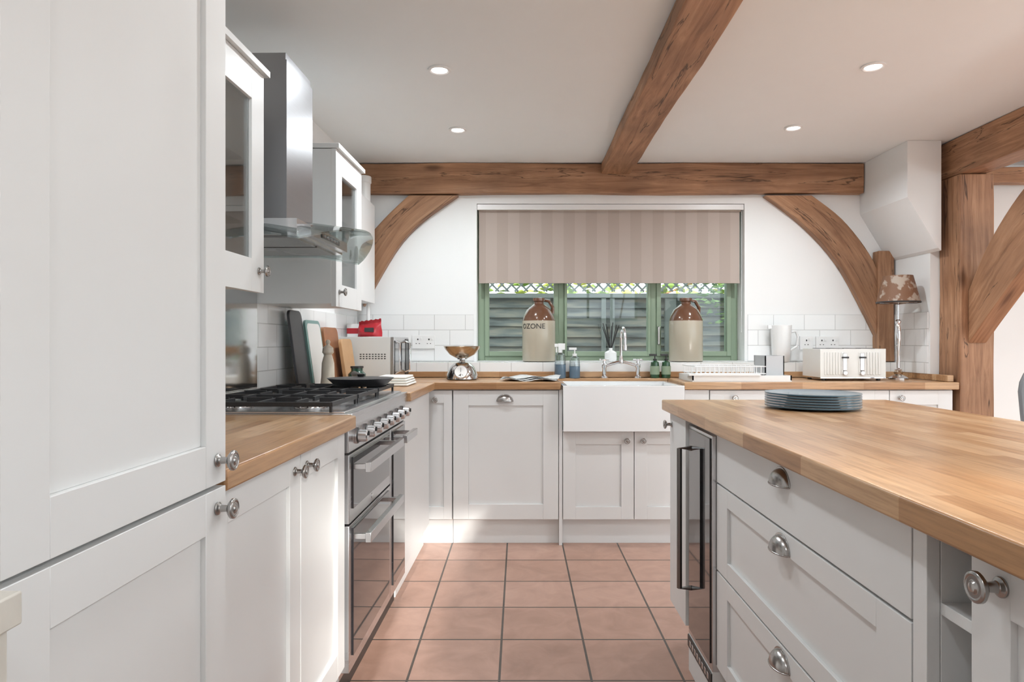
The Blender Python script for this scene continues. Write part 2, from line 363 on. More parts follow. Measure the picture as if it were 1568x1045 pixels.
# ------------------------------------------------------------------ downlights
LC=(.90,.96,1.0)
def downlight(x,y,en=9):
    b=B(); b.lathe([(.048,-.001),(.048,-.006),(.040,-.009),(.034,-.006),(.032,-.001)],M_whitep,seg=36)
    b.lathe([(0,-.002),(.032,-.002),(.032,-.004),(0,-.004)],M_emit,seg=24)
    o=b.done('recessed_downlight',T(x,y,H))
    l=bpy.data.lights.new('lamp','AREA'); l.shape='DISK'; l.size=.07; l.energy=en; l.color=LC; l.spread=R(160)
    lo=bpy.data.objects.new('lamp',l); sc.collection.objects.link(lo); lo.parent=o; lo.location=(0,0,-.012)
for x,y in ((-.336,2.809),(-.332,3.60),(1.475,2.775),(1.469,3.568)): downlight(x,y,8.5)
for x,y,e in ((-.3,1.4,5),(1.47,1.4,9),(-.2,-.2,4.5),(1.47,-.4,9),(.6,-1.5,6),(3.6,2.6,12),(3.6,.4,10),(3.6,-1.4,10)): downlight(x,y,e)  # extra out-of-view downlights, added as fill
def fill_uplighter(x,y,en):  # unseen floor-standing fill light, added to brighten the ceiling
    b=B(); b.lathe([(0,0),(.14,0),(.14,.02),(.02,.03),(.013,.05),(.013,1.55),(.03,1.56),(.16,1.66),(.17,1.68),(.165,1.68),(.03,1.58),(0,1.58)],M_pewter,seg=32)
    o=b.done('added_fill_uplighter',T(x,y,0))
    l=bpy.data.lights.new('lamp','AREA'); l.shape='DISK'; l.size=.28; l.energy=en; l.color=LC; l.spread=R(175)
    lo=bpy.data.objects.new('lamp',l); sc.collection.objects.link(lo); lo.parent=o; lo.location=(0,0,1.675); lo.rotation_euler=(math.pi,0,0)
fill_uplighter(1.9,-.9,30); fill_uplighter(3.6,1.6,34)

# ------------------------------------------------------------------ window
def pwx(x,Y): return (x-795)/F*Y
b=B(); y0,y1=4.47,4.54
Z0,Z1=1.012,WZ1
b.box(WX0,WX0+.045,y0,y1,Z0,Z1,M_green); b.box(WX1-.045,WX1,y0,y1,Z0,Z1,M_green)
b.box(WX0+.045,WX1-.045,y0,y1,Z0,Z0+.03,M_green); b.box(WX0+.045,WX1-.045,y0,y1,Z1-.045,Z1,M_green)
a1,a2=pwx(859,4.5),pwx(999,4.5)
for a in (a1,a2): b.box(a-.02,a+.02,y0,y1,Z0+.03,Z1-.045,M_green)
segs=((WX0+.045,a1-.02),(a1+.02,a2-.02),(a2+.02,WX1-.045))
for k,(u,v) in enumerate(segs):
    w=.03 if k!=1 else .018
    b.box(u,u+w,y0-.012,y1-.02,Z0+.03,Z1-.045,M_green); b.box(v-w,v,y0-.012,y1-.02,Z0+.03,Z1-.045,M_green)
    b.box(u+w,v-w,y0-.012,y1-.02,Z0+.03,Z0+.062,M_green); b.box(u+w,v-w,y0-.012,y1-.02,Z1-.085,Z1-.045,M_green)
    b.box(u+w,v-w,y0+.02,y0+.026,Z0+.06,Z1-.085,M_glass)
b.box(segs[2][0]+.004,segs[2][0]+.018,y0-.035,y0-.012,1.12,1.24,M_pewter)
b.done('window_1',bevel=.003)

m,nt,p=base('striped_blind_fabric')
tc=N(nt,'ShaderNodeTexCoord'); s=N(nt,'ShaderNodeSeparateXYZ'); nt.links.new(tc.outputs['Object'],s.inputs[0])
mm=N(nt,'ShaderNodeMath',operation='MULTIPLY'); mm.inputs[1].default_value=1/.146; nt.links.new(s.outputs[0],mm.inputs[0])
fr=N(nt,'ShaderNodeMath',operation='FRACT'); nt.links.new(mm.outputs[0],fr.inputs[0])
r=ramp(nt,[(0,(.425,.355,.31)),(.5,(.465,.395,.35))]); r.color_ramp.interpolation='CONSTANT'
nt.links.new(fr.outputs[0],r.inputs[0]); nt.links.new(r.outputs[0],p.inputs['Base Color']); p.inputs['Roughness'].default_value=.8
M_blind=m
b=B(); b.box(WX0+.012,WX1-.018,4.375,4.378,HC+92/F*4.37,1.995,M_blind); b.box(WX0+.012,WX1-.018,4.370,4.383,HC+92/F*4.37-.008,HC+92/F*4.37+.004,M_blind)
b.cyl((WX0+.01,4.385,2.01),(WX1-.01,4.385,2.01),.018,M_blind); b.box(WX0+.002,WX1-.002,4.34,4.355,2.0,2.034,M_whitep)
b.tube([(WX1-.006,4.37,2.0),(WX1-.006,4.37,1.2)],.002,M_whitep,6)
b.done('roller_blind')

# ------------------------------------------------------------------ outside
M_ground=mat('gravel',(.25,.22,.18),.9,var=.2,scale=30)
b=B(); b.box(-8,10,4.6,16,-.15,-.02,M_ground); b.box(-8,12,-14,-2.45,-.15,-.02,M_ground); b.box(5.35,14,-2.45,4.6,-.15,-.02,M_ground); b.done('garden_ground',smooth=False)
m,nt,p=base('weathered_fence')
tc=N(nt,'ShaderNodeTexCoord'); mp=N(nt,'ShaderNodeMapping'); mp.inputs['Scale'].default_value=(1.5,12,12); nt.links.new(tc.outputs['Object'],mp.inputs[0])
n=N(nt,'ShaderNodeTexNoise'); n.inputs['Scale'].default_value=2; n.inputs['Detail'].default_value=8; nt.links.new(mp.outputs[0],n.inputs['Vector'])
r=ramp(nt,[(.3,(.05,.06,.055)),(.45,(.12,.14,.13)),(.58,(.20,.20,.165)),(.75,(.31,.28,.21))]); nt.links.new(n.outputs['Fac'],r.inputs[0]); nt.links.new(r.outputs[0],p.inputs['Base Color']); p.inputs['Roughness'].default_value=.8
M_fence=m
M_fencegy=mat('fence_post_timber',(.16,.18,.165),.8,var=.3)
b=B(); YF=6.2
for i in range(17):
    z=.02+i*.090
    Mx=T(0,YF,z)@Matrix.Rotation(R(-16),4,'X')
    for s0,s1 in ((-3.4,-1.08),(-.98,.19),(.29,1.35),(1.45,2.62),(2.72,5)):
        b.box(s0,s1,-.010,.010,random.uniform(-.008,.004),.108,M_fence,M=Mx@Matrix.Rotation(R(random.uniform(-.35,.35)),4,'Y'))
for x in (-1.03,.24,1.40,2.67): b.box(x-.05,x+.05,YF-.05,YF+.05,-.02,1.58,M_fencegy)
for x in (-.4,.78,.86,2.05): b.box(x-.02,x+.02,YF-.06,YF-.035,.05,1.54,M_fencegy)
b.box(-3.4,5,YF-.06,YF+.04,1.545,1.585,M_fencegy)
b.done('garden_fence',smooth=False)
b=B()
for i in range(80):
    for sg in (1,-1):
        x=-2.5+i*.09
        Mx=T(x,YF+(.008*sg),1.94)@Matrix.Rotation(R(45*sg),4,'Y')
        b.box(-.47,.47,-.004,.004,-.008,.008,M_fencegy,M=Mx)
b.box(-3.2,4.8,YF-.02,YF+.02,2.28,2.32,M_fencegy)
b.done('trellis',smooth=False)
def foliage(name,cx,cy,cz,rx,ry,rz,n,cols,sz=.06):
    b=B(); ms=[mat('leaf_%s_%d'%(name,i),c,.6,var=.15) for i,c in enumerate(cols)]
    for i in range(n):
        u=random.uniform(-1,1);v=random.uniform(-1,1);w=random.uniform(-1,1)
        c=Vector((cx+u*rx,cy+v*ry,cz+w*rz)); s=random.uniform(.5,1)*sz
        Q=Matrix.Translation(c)@Matrix.Rotation(random.uniform(0,6.28),4,'Z')@Matrix.Rotation(random.uniform(-1.2,1.2),4,'X')
        k=b.mi(random.choice(ms)); vs=[b.bm.verts.new(Q@Vector(q)) for q in ((-s,0,0),(0,-s*.4,.1*s),(s,0,0),(0,s*.4,.1*s))]
        b.bm.faces.new(vs).material_index=k
    b.tube([(cx-rx*.6,cy,0),(cx,cy,cz),(cx+rx*.5,cy,cz+rz*.6)],[.02,.012,.005],M_oak,6)
    return b.done(name,smooth=False,keepn=True)
foliage('garden_hedge',1.5,8.6,1.6,5,.5,1.7,5000,[(.35,.42,.08),(.55,.55,.14),(.16,.26,.05)],.14)
foliage('climbing_shrub',2.0,5.95,1.52,.40,.10,.22,300,[(.12,.25,.06),(.25,.38,.12)],.05)
foliage('garden_tree',2.3,-4.9,2.75,.8,.4,.5,42,[(.12,.25,.06),(.25,.38,.12)],.16)

# ------------------------------------------------------------------ back run cabinets
YD=3.72
def carc(b,x0,x1,z0=.141,z1=.871,y0=YD+.021,y1=4.31,pl=True):
    b.box(x0,x1,y0,y1,z0,z1,M_cab)
    if pl: b.box(x0,x1,3.765,3.785,0,z0-.001,M_cab)
b=B(); carc(b,-.70,-.374); b.box(-.70,-.567,YD+.004,YD+.02,.141,.868,M_cab); b.door(-.563,-.376,.145,.866,YD,st=.045,rail=.07); b.knob(-.468,.815,YD); b.done('base_cabinet',bevel=.0015)
b=B(); b.box(-.372,.222,YD+.021,4.2,.141,.871,M_cab); b.box(-.372,.222,3.765,3.785,0,.138,M_cab); b.door(-.368,.219,.145,.866,YD,st=.085,rail=.085); b.cup(-.08,.805,YD); b.box(.2225,.241,YD,4.3,0,.869,M_cab)
b.done('integrated_dishwasher',bevel=.0015)
b=B(); carc(b,.243,1.06,z1=.64); b.door(.245,.640,.145,.634,YD); b.door(.644,1.04,.145,.634,YD); b.knob(.600,.587,YD); b.knob(.690,.587,YD); b.done('sink_cabinet',bevel=.0015)
b=B(); carc(b,1.062,2.43)
for u,v in ((1.066,2.066),(2.07,2.42)):
    b.door(u,v,.145,.866,YD,st=.08)
b.knob(2.125,.825,YD); b.knob(1.2,.825,YD); b.box(.925,1.06,YD,YD+.4,.642,.869,M_cab); b.done('base_cabinet',bevel=.0015)
b=B(); b.box(-1.02,.232,3.70,4.19,.872,.912,M_top); b.box(.232,.918,4.115,4.19,.872,.912,M_top); b.box(.918,2.446,3.70,4.19,.872,.912,M_top); b.done('worktop',bevel=.004)
b=B(); x0,x1,yy0,yy1,z0,z1=.242,.908,3.655,4.11,.644,.896; t=.025
b.box(x0,x1,yy0,yy0+t,z0,z1,M_cer); b.box(x0,x1,yy1-t,yy1,z0,z1,M_cer); b.box(x0,x0+t,yy0+t,yy1-t,z0,z1,M_cer); b.box(x1-t,x1,yy0+t,yy1-t,z0,z1,M_cer); b.box(x0+t,x1-t,yy0+t,yy1-t,z0,z0+t,M_cer)
bmesh.ops.remove_doubles(b.bm,verts=b.bm.verts,dist=.0001)
b.lathe([(0,0),(.035,0),(.035,.004),(0,.004)],M_steel,c=(.575,3.88,z0+t))
b.done('belfast_sink',bevel=.012,seg=4)

# ------------------------------------------------------------------ left run
b=B(); b.box(.665,1.186,-.58,-.002,.10,2.15,M_cab); b.box(.68,1.18,-.54,-.5,0,.10,M_cab)
b.door(.685,1.180,.894,2.15,-.602,st=.07); b.door(.685,1.180,.12,.886,-.602,st=.07)
b.knob(1.148,.935,-.602,1.05); b.knob(1.148,.853,-.602,1.05)
b.done('tall_cabinet',ML,bevel=.002)
b=B(); b.box(1.19,2.045,-.545,-.002,.13,.871,M_cab); b.box(1.19,2.045,-.53,-.51,0,.129,M_cab)
b.door(1.194,1.655,.145,.866,-.567); b.door(1.660,2.042,.145,.866,-.567); b.knob(1.615,.825,-.567); b.knob(1.70,.825,-.567)
b.done('base_cabinet',ML,bevel=.002)
b=B(); b.box(1.188,2.053,-.60,-.010,.872,.912,M_top); b.done('worktop',ML,bevel=.005)
b=B(); b.box(2.972,3.69,-.60,-.010,.872,.912,M_top); b.done('worktop',ML,bevel=.004)
b=B(); b.box(2.972,3.70,-.545,-.002,.13,.871,M_cab); b.box(2.972,3.74,-.53,-.51,0,.129,M_cab); b.box(2.974,3.70,-.567,-.547,.13,.868,M_cab); b.done('base_cabinet',ML,bevel=.002)

def wallcab(a0,a1,knoba,mull=False):
    z0,z1=1.295,1.93; d=.335
    b=B(); t=.018
    b.box(a0,a0+t,-d+.02,-.002,z0,z1,M_cab); b.box(a1-t,a1,-d+.02,-.002,z0,z1,M_cab)
    b.box(a0+t,a1-t,-d+.02,-.002,z0,z0+t,M_cab); b.box(a0+t,a1-t,-d+.02,-.002,z1-t,z1,M_cab); b.box(a0+t,a1-t,-.014,-.002,z0+t,z1-t,M_cabin)
    for z in (1.49,1.68): b.box(a0+t,a1-t,-d+.06,-.014,z,z+.008,M_hglass)
    b.door(a0+.002,a1-.002,z0-.012,z1+.002,-d,st=.085,rail=.095,gl=M_cglass)
    b.box(a0-.004,a1+.012,-d-.014,-.002,z1+.003,z1+.022,M_cab)
    b.knob(knoba,z0+.05,-d)
    for i in range(3):
        x=a0+.1+i*(a1-a0-.2)/2.5
        for z in (z0+t,1.498,1.688):
            if random.random()<.8: b.lathe([(0,0),(.03,0),(.035,.05),(.036,.09),(.033,.09),(.031,.006),(0,.006)],M_cer,c=(x,-.15,z),seg=20)
    return b.done('glazed_wall_cabinet',ML,bevel=.002)
wallcab(1.30,2.005,1.965)
wallcab(2.735,3.146,2.78)

# range hood
b=B()
b.box(2.215,2.475,-.325,-.003,1.53,2.075,M_hood); b.box(2.221,2.469,-.319,-.003,2.075,2.10,M_hood)
b.box(2.2148,2.2152,-.16,-.157,1.53,2.07,M_dark)
b.box(2.10,2.60,-.40,-.003,1.475,1.527,M_steel)
b.box(2.14,2.56,-.43,-.40,1.480,1.515,M_steel); b.box(2.25,2.45,-.433,-.430,1.488,1.505,M_blackg)
for i in range(5): b.cyl((2.28+i*.035,-.436,1.497),(2.28+i*.035,-.432,1.497),.005,M_steel,seg=12)
b.box(2.13,2.34,-.38,-.03,1.47,1.475,M_pewter); b.box(2.36,2.57,-.38,-.03,1.47,1.475,M_pewter)
k=b.mi(M_hglass); g0=[];g1=[]
na,nb=18,8
for i in range(na+1):
    u=i/na; a=2.03+u*.695; droop=.07*(2*u-1)**2; fr_=-.43-.13*math.sin(math.pi*u)**.8
    r0=[];r1=[]
    for j in range(nb+1):
        v=j/nb; y=-.012+v*(fr_+.012); z=1.557-droop-.03*max(0,v-.6)/.4
        r0.append(b.bm.verts.new((a,y,z))); r1.append(b.bm.verts.new((a,y,z-.006)))
    g0.append(r0);g1.append(r1)
for i in range(na):
    for j in range(nb):
        b.bm.faces.new((g0[i][j],g0[i+1][j],g0[i+1][j+1],g0[i][j+1])).material_index=k
        b.bm.faces.new((g1[i][j],g1[i][j+1],g1[i+1][j+1],g1[i+1][j])).material_index=k
for i in range(na):
    b.bm.faces.new((g0[i][nb],g0[i+1][nb],g1[i+1][nb],g1[i][nb])).material_index=k
for e in (0,na):
    for j in range(nb): b.bm.faces.new((g0[e][j],g0[e][j+1],g1[e][j+1],g1[e][j])).material_index=k
b.done('cooker_hood',ML,bevel=.002)
b=B(); b.box(2.01,2.73,-.012,-.0085,.95,1.47,M_steelm); b.done('steel_splashback',ML)

# range cooker
b=B(); A0,A1=2.058,2.966
b.box(A0,A1,-.545,-.02,.09,.875,M_steel); b.box(A0,A1,-.585,-.02,.876,.915,M_steel)
b.box(A0+.01,A1-.01,-.56,-.03,.915,.921,M_steel)
b.box(A0,A1,-.035,-.02,.915,.95,M_steel)
b.box(A0,A1,-.575,-.545,.795,.875,M_steel)
b.box(A0+.02,A1-.02,-.53,-.1,.0,.09,M_black)
Rx=Matrix.Rotation(R(90),4,'X')
for i in range(8):
    a=A0+.09+i*.104
    b.lathe([(0,0),(.026,0),(.026,.006,M_black),(.021,.01),(.019,.035),(.015,.038),(0,.038)],M_steel,c=(a,-.575,.837),seg=24,M=Rx)
    b.box(a-.003,a+.003,-.618,-.613,.837,.852,M_black)
def odoor(a0,a1,z0,z1,hz):
    b.box(a0,a1,-.575,-.547,z0,z1,M_steel); b.box(a0+.035,a1-.035,-.580,-.575,z0+.04,z1-.012,M_blackg)
    for a in (a0+.05,a1-.05): b.box(a-.008,a+.008,-.622,-.578,hz-.008,hz+.008,M_steel)
    b.box(a0+.03,a1-.03,-.636,-.618,hz-.015,hz+.015,M_steel)
odoor(A0+.004,2.655,.575,.788,.745); odoor(A0+.004,2.655,.115,.568,.525); odoor(2.661,A1-.004,.115,.788,.745)
b.lathe([(0,0),(.01,0),(.01,.002),(0,.002)],M_chrome,c=(2.36,-.575,.595),M=Rx)
for a in (2.2,2.51,2.82):
    for y in (-.17,-.41):
        b.lathe([(0,0),(.055,0),(.055,.004),(.04,.006),(.04,.014,M_iron),(.032,.02,M_iron),(0,.02,M_iron)],M_steelm,c=(a,y,.921),seg=28)
    for y in (-.521,-.29,-.056): b.box(a-.145,a+.145,y-.005,y+.005,.938,.952,M_iron)
    for da in (-.141,.141): b.box(a+da-.005,a+da+.005,-.52,-.055,.938,.952,M_iron)
    for yc in (-.17,-.41):
        b.box(a-.14,a-.03,yc-.004,yc+.004,.940,.955,M_iron); b.box(a+.03,a+.14,yc-.004,yc+.004,.940,.955,M_iron)
        b.box(a-.004,a+.004,yc-.115,yc-.03,.940,.955,M_iron); b.box(a-.004,a+.004,yc+.03,yc+.115,.940,.955,M_iron)
    for da in (-.14,.14):
        for y in (-.52,-.058): b.box(a+da-.006,a+da+.006,y-.004,y+.004,.92,.939,M_iron)
b.done('range_cooker',ML,bevel=.0025)
b=B(); b.lathe([(0,0),(.105,0),(.135,.028),(.138,.03),(.131,.026),(.103,.006),(0,.006)],M_iron,c=(0,0,0),seg=40)
b.tube([(-.0,-.13,.024),(.02,-.17,.032),(.05,-.26,.034)],[.012,.012,.014],M_black,10)
b.lathe([(0,.036),(.06,.034),(.13,.030),(.135,.029)],M_iron,seg=40); b.lathe([(0,.034),(.012,.036),(.018,.046),(0,.05)],M_black,seg=16)
b.done('frying_pan',ML@T(2.80,-.42,.9565)@Rz(100))

# ------------------------------------------------------------------ items on left corner
def board(name,a,w,h,thick,m,b0,lean=8,z=.914,edge=None):
    b=B(); Mx=ML@T(a,-b0,z)@Matrix.Rotation(R(-lean),4,'X')
    pts=[]; r=.03
    for cx,cz,s0 in ((w-r,h-r,0),(r,h-r,90),(r,0,180),(w-r,0,270)):
        if cz==0: pts.append((0 if s0==180 else w,0)); continue
        for i in range(7): an=R(s0+15*i); pts.append((cx+r*math.cos(an),cz+r*math.sin(an)))
    b.poly(pts,-thick,0,m)
    if edge: b.poly([(w/2+(x-w/2)*.86,h/2+(z_-h/2)*.9) for x,z_ in pts],-thick-.002,-thick,edge)
    return b.done(name,Mx,bevel=.002)
M_slate=mat('dark_board',(.05,.05,.055),.4); M_teal=mat('teal_plastic',(.18,.32,.30),.4); M_wboard=mat('white_board',(.75,.76,.74),.4)
M_wood1=mat('walnut_board',(.30,.13,.06),.5,var=.25,scale=15); M_wood2=mat('beech_board',(.50,.30,.15),.5,var=.15,scale=15)
board('slate_chopping_board',2.975,.16,.37,.012,M_slate,.09)
board('plastic_chopping_board',3.14,.22,.33,.012,M_teal,.10,edge=M_wboard)
board('wooden_chopping_board',3.38,.24,.30,.02,M_wood1,.10)
board('wooden_chopping_board',3.50,.20,.24,.018,M_wood2,.15)
def mill(name,a,bb,h,m):
    b=B(); s=h/.22
    b.lathe([(0,0),(.032*s,0),(.034*s,.01*s),(.028*s,.06*s),(.026*s,.12*s),(.018*s,.15*s),(.016*s,.155*s),(.024*s,.165*s),(.022*s,.185*s),(.01*s,.195*s),(.006*s,.2*s),(.011*s,.21*s),(.006*s,.219*s),(0,.22*s)],m,seg=32)
    return b.done(name,ML@T(a,-bb,.9125))
mill('pepper_mill',3.05,.205,.235,M_cream); mill('salt_mill',3.15,.175,.19,mat('taupe_wood',(.38,.28,.2),.4))
b=B(); Mg=mat('dark_green_glass',(.02,.07,.05),.1,coat=.5)
b.lathe([(0,0),(.04,0),(.045,.01),(.045,.06),(.03,.075),(.03,.09,M_black),(.033,.09,M_black),(.033,.1,M_black),(0,.1)],Mg,seg=28); b.done('storage_jar',ML@T(3.44,-.235,.9125))
b=B(); Mp=mat('white_towel',(.75,.74,.70),.9,bump=.4)
for i in range(4): b.box(-.13+.004*i,.13-.003*i,-.09+.005*i,.09-.004*i,.0005+.012*i,.0115+.012*i,Mp)
b.done('folded_tea_towel',ML@T(3.5,-.42,.913),bevel=.005,seg=3)

# microwave
b=B(); a0,a1=3.73,4.17
Mmw=mat('microwave_shell',(.62,.62,.60),.35)
b.box(a0,a1,-.345,-.03,.928,1.165,Mmw); b.box(a0,a1,-.365,-.346,.928,1.165,M_steel)
b.box(a0+.02,a1-.13,-.368,-.365,.955,1.145,M_blackg); b.box(a1-.11,a1-.01,-.368,-.365,.94,1.155,M_black)
b.tube([(a1-.125,-.366,1.14),(a1-.125,-.395,1.13),(a1-.125,-.395,.97),(a1-.125,-.366,.96)],.008,M_chrome,8)
b.tube([(a0+.03,-.366,1.14),(a0+.03,-.392,1.13),(a0+.03,-.392,.97),(a0+.03,-.366,.96)],.006,M_chrome,8)
for r_ in range(3):
    for i in range(9):
        b.box(a0-.001,a0+.002,-.32+i*.017,-.309+i*.017,1.115-r_*.012-.05,1.121-r_*.012-.05,M_dark)
for y in (-.07,-.32):
    for a in (a0+.04,a1-.04): b.cyl((a,y,.9125),(a,y,.928),.014,M_black,seg=12)
b.done('microwave',ML,bevel=.004)
M_red=mat('red_packet',(.42,.015,.025),.35,bump=.5,bscale=30)
b=B(); k=b.mi(M_red); G=[]
for i in range(17):
    row=[]
    for j in range(11):
        u=i/16-.5; v=j/10; th=.038*(1-(2*u)**4)*math.sin(math.pi*min(v+.25,1))
        row.append((u,v,th))
    G.append(row)
for sgn in (1,-1):
    vv=[[b.bm.verts.new((u*.15*(1-.12*v),sgn*th-.006*math.sin(v*9+u*5),v*(.098+.018*u)+.003*math.sin(u*31)*v)) for u,v,th in row] for row in G]
    for i in range(16):
        for j in range(10): b.bm.faces.new((vv[i][j],vv[i+1][j],vv[i+1][j+1],vv[i][j+1])).material_index=k
bmesh.ops.translate(b.bm,verts=b.bm.verts,vec=(0,0,.003)); b.box(-.02,.035,-.044,-.038,.03,.055,M_dark)
b.done('snack_packet',T(-.885,3.95,1.166)@Rz(-4))
b=B(); b.box(-.05,.05,-.04,.04,0,.08,M_whitep); b.box(-.051,.051,-.041,.041,.02,.055,M_red); b.done('food_carton',T(-.985,4.04,1.166),bevel=.003)

b=B(); b.box(-.005,.13,-.2,.2,0,.62,M_whitep); b.lathe([(.0,0),(.045,0),(.045,.12),(.05,.12),(.05,.16),(0,.16)],M_whitep,c=(.08,.1,.62)); b.tube([(.10,.15,0),(.10,.15,-.22),(.10,.19,-.3)],.011,M_whitep,8); b.done('wall_boiler',T(-1.045,4.02,1.38),bevel=.015,seg=4)

# ------------------------------------------------------------------ sockets
def socket(name,x,z,w=.146,rot=None,base_=None):
    b=B(); b.box(-w/2,w/2,-.010,0,-.043,.043,M_whitep)
    for s in ((-.036,.036) if w>.1 else (0,)):
        b.box(s-.004,s+.004,-.012,-.010,.012,.022,M_dark); b.box(s-.014,s-.006,-.0115,-.010,-.012,-.008,M_dark); b.box(s+.006,s+.014,-.0115,-.010,-.012,-.008,M_dark)
        b.box(s-.006+.02,s+.006+.02,-.015,-.010,.014,.03,M_whitep)
    return b.done(name,T(x,YB-.0085,z),bevel=.002)
socket('wall_socket',-.62,1.137); socket('wall_socket',1.995,1.13); socket('light_switch',1.86,1.13,.086)

# ------------------------------------------------------------------ counter items back run
M_brass=mat('brushed_bronze',(.50,.42,.33),.2,1)
b=B()
b.lathe([(0,0),(.085,0),(.095,.006),(.092,.03),(.072,.075),(.05,.098),(.02,.105),(.015,.118),(.03,.122),(.03,.128),(0,.128)],M_steelm,seg=40)
b.lathe([(0,0),(.042,0),(.045,.004),(.04,.008),(0,.008)],M_chrome,c=(0,-.075,.048),seg=32,M=Matrix.Rotation(R(72),4,'X'))
b.lathe([(0,.0085),(.036,.0085),(.036,.0095),(0,.0095)],M_whitep,c=(0,-.075,.048),seg=32,M=Matrix.Rotation(R(72),4,'X'))
b.box(-.001,.001,-.088,-.086,.05,.075,M_dark)
b.lathe([(0,.128),(.035,.129),(.075,.150),(.102,.182),(.109,.196),(.112,.197),(.110,.2),(.104,.196),(.096,.180),(.07,.155),(.03,.135),(0,.134)],M_brass,seg=44)
b.done('kitchen_scale',T(-.34,3.97,.9125))
M_paper=mat('printed_paper',(.60,.61,.60),.7,var=.45,scale=55)
b=B(); k=b.mi(M_paper)
for l in range(3):
    V=[[b.bm.verts.new((i*.035-.16+.01*l,(j*.05-.1)+.02*l, .001+.006*l+.008*(1+math.sin(i*1.1+l+j*.8)))) for j in range(5)] for i in range(10)]
    for i in range(9):
        for j in range(4): b.bm.faces.new((V[i][j],V[i+1][j],V[i+1][j+1],V[i][j+1])).material_index=k
o=b.done('newspaper',T(.06,3.88,.9125)@Rz(-8),keepn=True)
sm=o.modifiers.new('s','SOLIDIFY'); sm.thickness=.001
M_soapb=mat('blue_soap',(.10,.15,.20),.1,coat=.5); M_clear=glass('clear_plastic',(.85,.9,.92),.2)
def bottle(name,x,y,h,m,top=M_whitep,spray=False,r=.028,lab=None):
    b=B(); b.lathe([(0,0),(r,0),(r*1.05,.006),(r*1.05,h*.30),(r*1.05,h*.38,M_clear if m is M_soapb else m),(r*.9,h*.66,M_clear if m is M_soapb else m),(r*.4,h*.72,top),(r*.42,h*.80,top),(0,h*.80)],m,seg=24)
    if lab: b.lathe([(r*1.07,h*.15),(r*1.07,h*.5)],lab,seg=24)
    if spray:
        b.box(-.012,.03,-.011,.011,h*.80,h*.98,top); b.box(-.035,-.010,-.008,.008,h*.88,h*.97,top); b.box(-.028,-.018,-.004,.004,h*.72,h*.88,top)
    else:
        b.cyl((0,0,h*.78),(0,0,h*.93),.004,top,seg=10); b.box(-.035,.012,-.007,.007,h*.92,h*1.0,top)
    return b.done(name,T(x,y,.9125),bevel=.001)
bottle('spray_bottle',.255,4.145,.22,M_soapb,spray=True,r=.034); bottle('soap_dispenser',.345,4.145,.19,M_soapb,r=.033)
M_gb=mat('green_bottle',(.02,.07,.03),.12,coat=.4); M_lab=mat('bottle_label',(.25,.32,.22),.5)
bottle('hand_soap_bottle',.845,4.15,.15,M_gb,M_black,r=.027,lab=M_lab); bottle('hand_soap_bottle',.915,4.15,.15,M_gb,M_black,r=.027,lab=M_lab)
b=B(); z=0
for x in (-.105,.105):
    b.lathe([(0,0),(.026,0),(.026,.006),(.014,.012),(.012,.06),(.017,.068),(.017,.085),(.010,.09),(.009,.105),(.014,.108),(.012,.118),(0,.12)],M_chrome,c=(x,0,0),seg=24)
    b.tube([(x-.03,0,.112),(x+.03,0,.112)],.006,M_chrome,8); b.tube([(x,-.03,.112),(x,.03,.112)],.006,M_chrome,8)
    sgn=1 if x<0 else -1
    b.tube([(x,0,.075),(x+sgn*.05,0,.09),(0,0,.105)],.009,M_chrome,10)
b.lathe([(0,.085),(.015,.09),(.017,.11),(.012,.125),(.010,.14),(0,.14)],M_chrome,seg=20)
pts=[(0,0,.13)]+[(0,-.08+.08*math.cos(t),.24+.07*math.sin(t)) for t in [math.pi*i/12 for i in range(13)]]+[(0,-.16,.20)]
b.tube(pts,.009,M_chrome,12); b.lathe([(0,0),(.013,0),(.013,.03),(0,.03)],M_chrome,c=(0,-.16,.175),seg=16)
b.done('bridge_tap',T(.635,4.155,.9125))
b=B(); b.lathe([(0,0),(.035,0),(.04,.01),(.04,.055),(.025,.065),(.012,.07),(.012,.085),(.010,.085),(.009,.07),(0,.07)],M_cer,seg=28)
for i in range(9):
    an=i*.7; b.tube([(0,0,.06),(.055*math.cos(an),.03*math.sin(an),.235+.02*math.sin(i*3))],.0028,M_dark,6)
b.done('reed_diffuser',T(.60,4.37,1.0125))

